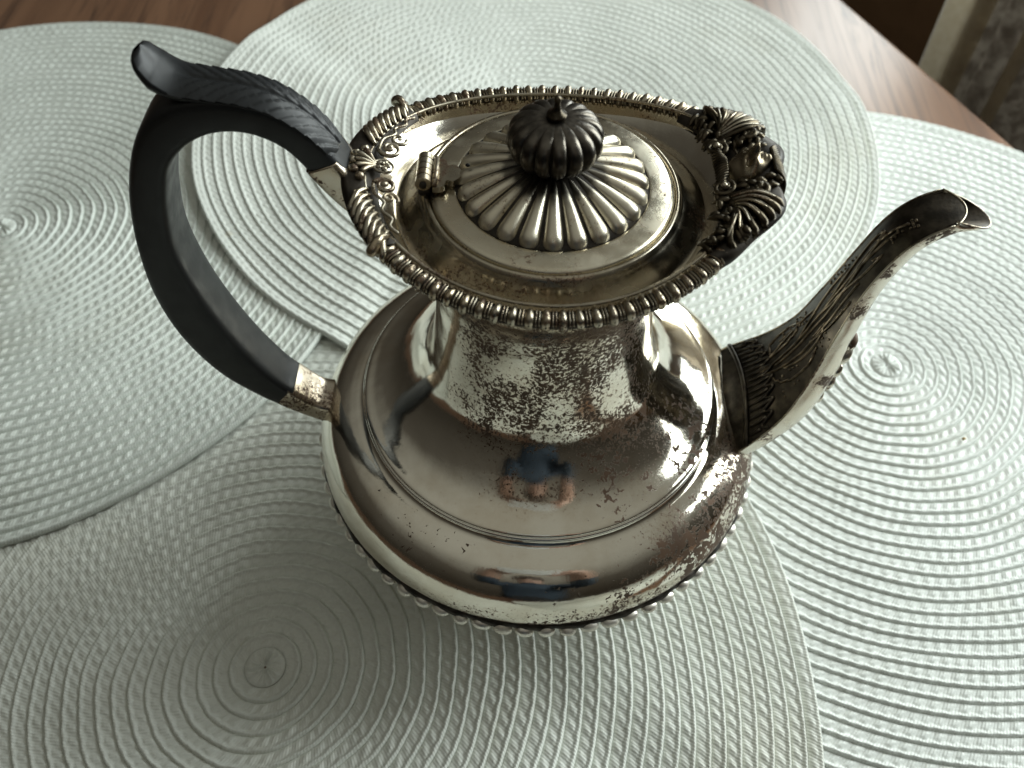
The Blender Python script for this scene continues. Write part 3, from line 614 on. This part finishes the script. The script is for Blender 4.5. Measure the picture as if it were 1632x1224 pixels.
for k in range(150):
    rt = []; ru = []
    for j in range(m):
        v_ = -1 + 2 * j / (m - 1); fade = 1 - sstep(.66, .78, k / 149.)
        q = (sl_[k] - abs(v_) ** .8 * .0085) / .0034; saw = q - math.floor(q)
        g = (.00042 * (saw ** .7) * (1 - math.exp(-(v_ / .12) ** 2)) - .0005 * math.exp(-(v_ / .07) ** 2)) * fade
        crown = .0014 * (1 - v_ * v_)
        b_ = LP[k] + Nn[k] * (crown + g); rt.append((b_[0], LW[k] * v_, b_[1]))
        d_ = LP[k] - Nn[k] * LTk[k] * math.sqrt(max(0, 1 - v_ ** 4)); ru.append((d_[0], LW[k] * v_, d_[1]))
    Pt.append(rt); Pu.append(ru)
MB().grid(Pt).grid(Pu).build('carved_leaf', M_ebony, handle, weld=True)

# ---- spout: broad flat upper face, rounded underside (x, z, half width, depth; mm)
SP = spline(np.array([(57.0, 58.5, 20.5, 8), (63.5, 66, 20, 13), (72.2, 76.6, 16.8, 14), (77.6, 90, 12.6, 11.5), (80.5, 105, 9.6, 9), (83.5, 121, 7.4, 7.6), (87.6, 134.8, 7.0, 7.0), (92.4, 142.2, 6.9, 6.6), (98.6, 146.4, 6.6, 6.2)]) / 1000, 70)
Ts = np.gradient(SP[:, :2], axis=0); Ts /= np.linalg.norm(Ts, axis=1)[:, None]; Ns = np.stack([-Ts[:, 1], Ts[:, 0]], -1)   # towards the pot / up
def sp_top(k, b_, lift=0.0):
    w_ = SP[k, 2]; c = SP[k, :2] + Ns[k] * (.16 * w_ * (1 - (b_ / w_) ** 2) + lift); return (c[0], b_, c[1])
def tip_off(k, v_): g_ = max(0, (k - 56) / 13); return np.array((.0042, 0, -.0006)) * g_ ** 2 * (1 - v_ * v_)      # the face runs out in a rounded hood over the mouth
top = [[tuple(np.array(sp_top(k, SP[k, 2] * v_)) + tip_off(k, v_)) for v_ in np.linspace(-1, 1, 17)] for k in range(70)]
def under(k, sc=1.0, ext=(0, 0)):
    out = []
    for f in np.linspace(0, PI, 21):
        b_ = SP[k, 2] * cos(f) * sc; c = SP[k, :2] - Ns[k] * SP[k, 3] * sin(f) ** .85 * sc + np.array(ext); out.append((c[0], b_, c[1]))
    return out
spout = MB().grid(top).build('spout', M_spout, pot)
und = [under(k) for k in range(70)]
lip = [(1.0, (.0025 * g_, -.0002 * g_ + .0004)) for g_ in (.5, 1, 1.5, 2, 2.4)]
def lipring(g_, sc):
    out = []
    for f in np.linspace(0, PI, 21):
        s_ = sin(f); b_ = SP[69, 2] * cos(f) * sc * (1 - .02 * g_ ** 2); c = SP[69, :2] - Ns[69] * SP[69, 3] * s_ ** .85 * sc + np.array((.96, .10)) * .0088 * (g_ / 2.4) * s_ ** .7; out.append((c[0], b_, c[1]))
    return out
und2 = und + [lipring(g_, 1.0) for g_ in (.5, 1, 1.5, 2, 2.4)]
MB().grid(und2).build('spout_underside', M_under, spout)
inn = [under(k, .86) for k in range(52, 70)] + [lipring(g_, .90) for g_ in (.5, 1, 1.5, 2, 2.4)]
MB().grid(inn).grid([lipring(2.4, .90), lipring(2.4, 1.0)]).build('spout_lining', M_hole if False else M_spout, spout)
MB().tube([np.array(lipring(2.4, .95)[j]) for j in range(21)], .00026, 6).build('lip_edge', M_orn, spout)
edge = [np.array(q) for q in top[69]]
MB().tube(edge, .00026, 6).build('mouth_edge', M_orn, spout)
for sg in (-1, 1): MB().tube([np.array(sp_top(k, SP[k, 2] * sg)) for k in range(4, 70, 2)], .00030, 6).build('spout_edge', M_orn, spout)
# frill of small leaves where the spout meets the belly
def sp_topf(kf, f, lift):
    k = int(kf); g_ = kf - k; return np.array(sp_top(k, SP[k, 2] * f, lift)) * (1 - g_) + np.array(sp_top(k + 1, SP[k + 1, 2] * f, lift)) * g_
cb = []
for f in np.linspace(-1, 1, 30):
    cb.append(sp_topf(9 + 3 * (1 - f * f), f, .0004))
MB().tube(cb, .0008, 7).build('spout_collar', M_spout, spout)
ruf = []
for i, f in enumerate(np.linspace(-.97, .97, 80)):
    kf = 13.5 + 4.5 * (1 - f * f) + 1.1 * sin(f * 30); k = int(kf); ruf.append(np.array(sp_top(k, SP[k, 2] * f * .985, .0003)) * (1 - (kf - k)) + np.array(sp_top(k + 1, SP[k + 1, 2] * f * .985, .0003)) * (kf - k))
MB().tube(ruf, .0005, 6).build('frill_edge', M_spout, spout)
for i, f in enumerate(np.linspace(-.9, .9, 17)):
    k0 = 10 + int(3 * (1 - f * f)); k1 = 13 + int(4.5 * (1 - f * f)) + (i % 2)
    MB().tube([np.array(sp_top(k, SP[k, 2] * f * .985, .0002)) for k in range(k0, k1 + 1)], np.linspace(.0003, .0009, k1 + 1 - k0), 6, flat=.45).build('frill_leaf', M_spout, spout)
# engraved spray on the upper face
spray = MB()
def stem(pts, r=.00040):
    q = spline(pts, 24); spray.tube([np.array(sp_top(int(min(69, max(0, a_))), b_ * SP[int(min(69, max(0, a_))), 2], .0001)) for a_, b_ in q], r, 5)
stem([(16, .05), (28, .10), (40, .02), (50, -.12), (55, -.2)]); stem([(16, .0), (26, -.25), (36, -.45), (44, -.55)]); stem([(16, .1), (24, .45), (30, .55), (34, .35), (30, .25)])
stem([(20, .0), (30, -.05), (38, -.2), (46, -.1), (52, .15)]); stem([(26, .05), (32, .3), (39, .5), (43, .42), (41, .2), (38, .3)]); stem([(30, -.3), (36, -.6), (41, -.75)]); stem([(18, -.1), (22, -.5), (28, -.7), (31, -.62)]); stem([(20, .3), (20, .62), (25, .75), (28, .6)]); stem([(34, .1), (40, -.15), (46, -.45), (50, -.5), (48, -.3)]); stem([(36, .05), (43, .25), (50, .45), (53, .3), (50, .2)]); stem([(22, -.2), (27, -.42), (33, -.52), (35, -.36), (31, -.3)]); stem([(44, -.05), (49, .1), (54, .05), (58, -.12)]); stem([(18, .25), (23, .3), (27, .42), (26, .56), (22, .5)])
for (a0, b0, n_) in ((57, -.25, 26), (27, .62, 22), (42, .62, 14), (36, -.62, 12), (22, -.55, 12)):
    for i in range(n_):
        k = int(a0 + rng.uniform(-4, 4)); spray.ball(sp_top(k, SP[k, 2] * (b0 + rng.uniform(-.22, .22)), .0001), .00036, 6, 5)
spray.build('engraved_spray', M_engr, spout)
# chased scrolls along the lower side of the spout
for i in range(9):
    k = 8 + i * 3; f = PI * (.50 + .13); c = SP[k, :2] - Ns[k] * SP[k, 3] * .93 * sin(f) ** .85; b_ = SP[k, 2] * cos(f) * .95
    MB().ball((c[0], b_, c[1]), (.0021, .0034, .0040 if i % 2 else .0030), 12, 8, np.array(Matrix.Rotation(.35, 3, 'Y'))).build('chased_scroll', M_under, spout)

# ------------------------------------------------------------------ the photographer, seen only mirrored in the silver
def mat_flat(name, c, rough):
    m, nt, b = newmat(name); tc = N(nt, 'ShaderNodeTexCoord')
    L(nt, mixc(nt, noise(nt, tc.outputs['Object'], 40, 3), c, tuple(x * .75 for x in c)), b.inputs['Base Color']); b.inputs['Roughness'].default_value = rough; return m
M_shirt = mat_flat('blue_shirt', (0.035, 0.055, 0.085), .85); M_skin = mat_flat('skin', (0.38, 0.24, 0.19), .5); M_trs = mat_flat('dark_trousers', (0.03, 0.03, 0.035), .9); M_hair = mat_flat('brown_hair', (0.05, 0.03, 0.02), .6)
jv = [(0, -.72, .02), (0, -.71, .18), (0, -.68, .34), (0, -.645, .45), (0, -.615, .53), (0, -.585, .60), (0, -.58, .68)]; jr = [.13, .125, .135, .055, .062, .082, .06]
je = [(i, i + 1) for i in range(6)]
def chain(start, pts, rs):
    p = start
    for q, r in zip(pts, rs): jv.append(q); jr.append(r); je.append((p, len(jv) - 1)); p = len(jv) - 1
    return p
for sg in (1, -1):
    h_ = chain(2, [(sg * .150, -.67, .41), (sg * .180, -.50, .24), (sg * .130, -.35, .26), (sg * .088, -.235, .318), (sg * .070, -.215, .330)], [.062, .044, .036, .026, .024])
    for q in range(4): chain(h_, [(sg * (.060 - .002 * q), -.196 - .010 * q, .338 - .016 * q + .012), (sg * (.040 - .002 * q), -.190 - .012 * q, .332 - .016 * q + .012)], [.0085, .007])
    chain(h_, [(sg * .058, -.228, .322), (sg * .040, -.232, .322)], [.010, .008])
    k_ = chain(0, [(sg * .09, -.73, -.06), (sg * .10, -.71, -.38), (sg * .10, -.76, -.71), (sg * .11, -.66, -.735)], [.085, .058, .042, .03])
me = bpy.data.meshes.new('person'); me.from_pydata(jv, je, []); person = bpy.data.objects.new('person', me); scene.collection.objects.link(person)
tag(person, 'person in blue shirt holding a camera, mirrored small in the teapot belly', 'person')
md = person.modifiers.new('skin', 'SKIN'); md.use_smooth_shade = True
for v_, r_ in zip(me.skin_vertices[0].data, jr): v_.radius = (r_ * (1.25 if r_ > .11 else 1), r_)
me.skin_vertices[0].data[0].use_root = True
person.modifiers.new('sub', 'SUBSURF').levels = 1; person.modifiers['sub'].render_levels = 1
dg = bpy.context.evaluated_depsgraph_get(); me2 = bpy.data.meshes.new_from_object(person.evaluated_get(dg)); person.modifiers.clear(); person.data = me2; me2.name = 'person'
me2.materials.clear()
for m_ in (M_shirt, M_skin, M_trs): me2.materials.append(m_)
for p_ in me2.polygons:
    c = p_.center; p_.material_index = 2 if c.z < .04 else (1 if (c.y > -.30 or c.z > .47) else 0); p_.use_smooth = True
MB().ball((0, -.595, .635), (.086, .094, .092), 20, 14).build('hair', M_hair, person)
# compact camera in the hands, its front just behind the lens point
cm = MB(); F_ = np.array(_f); R_v = np.array(_r); U_ = np.array(_u); C0 = np.array((-0.0086, -0.1673, 0.2924)) - F_ * .006
cam_body = bpy.data.objects.new('digital_camera', None); cam_body.location = C0 - F_ * .022 - U_ * .03; link(cam_body)
tag(cam_body, 'small grey compact camera held in both hands, mirrored in the teapot', 'camera')
def obox(c, hx, hy, hz, mat, name):
    mb = MB(); P = [[(c + R_v * hx * a + U_ * hy * b - F_ * hz * d) for a, b in ((-1, -1), (1, -1), (1, 1), (-1, 1))] for d in (-1, 1)]
    mb.grid(P, cv=True); mb.F += [(3, 2, 1, 0), (4, 5, 6, 7)]; o = mb.build(name, mat, cam_body, smooth=False); bv = o.modifiers.new('bevel', 'BEVEL'); bv.width = .003; bv.segments = 3; return o
M_cam = mat_flat('grey_metal_case', (0.55, 0.56, 0.58), .35)
obox(C0 - F_ * .011, .046, .029, .011, M_cam, 'case'); obox(C0 - F_ * .0225, .028, .021, .0005, M_hole, 'screen'); obox(C0 - F_ * .011 + U_ * .0305 + R_v * .025, .006, .0015, .005, M_cam, 'shutter_button')
# ------------------------------------------------------------------ a crumb on the right-hand mat
cr_ = MB().ball((.1714, .0280, .0026), (.0008, .0006, .0006), 10, 7); cr_.V[0] = cr_.V[0] + rng.normal(0, .00008, cr_.V[0].shape)
tag(cr_.build('crumb', mat_flat('golden_crumb', (0.55, 0.38, 0.14), .7)), 'tiny yellow crumb lying on the placemat to the right of the spout', 'crumb')
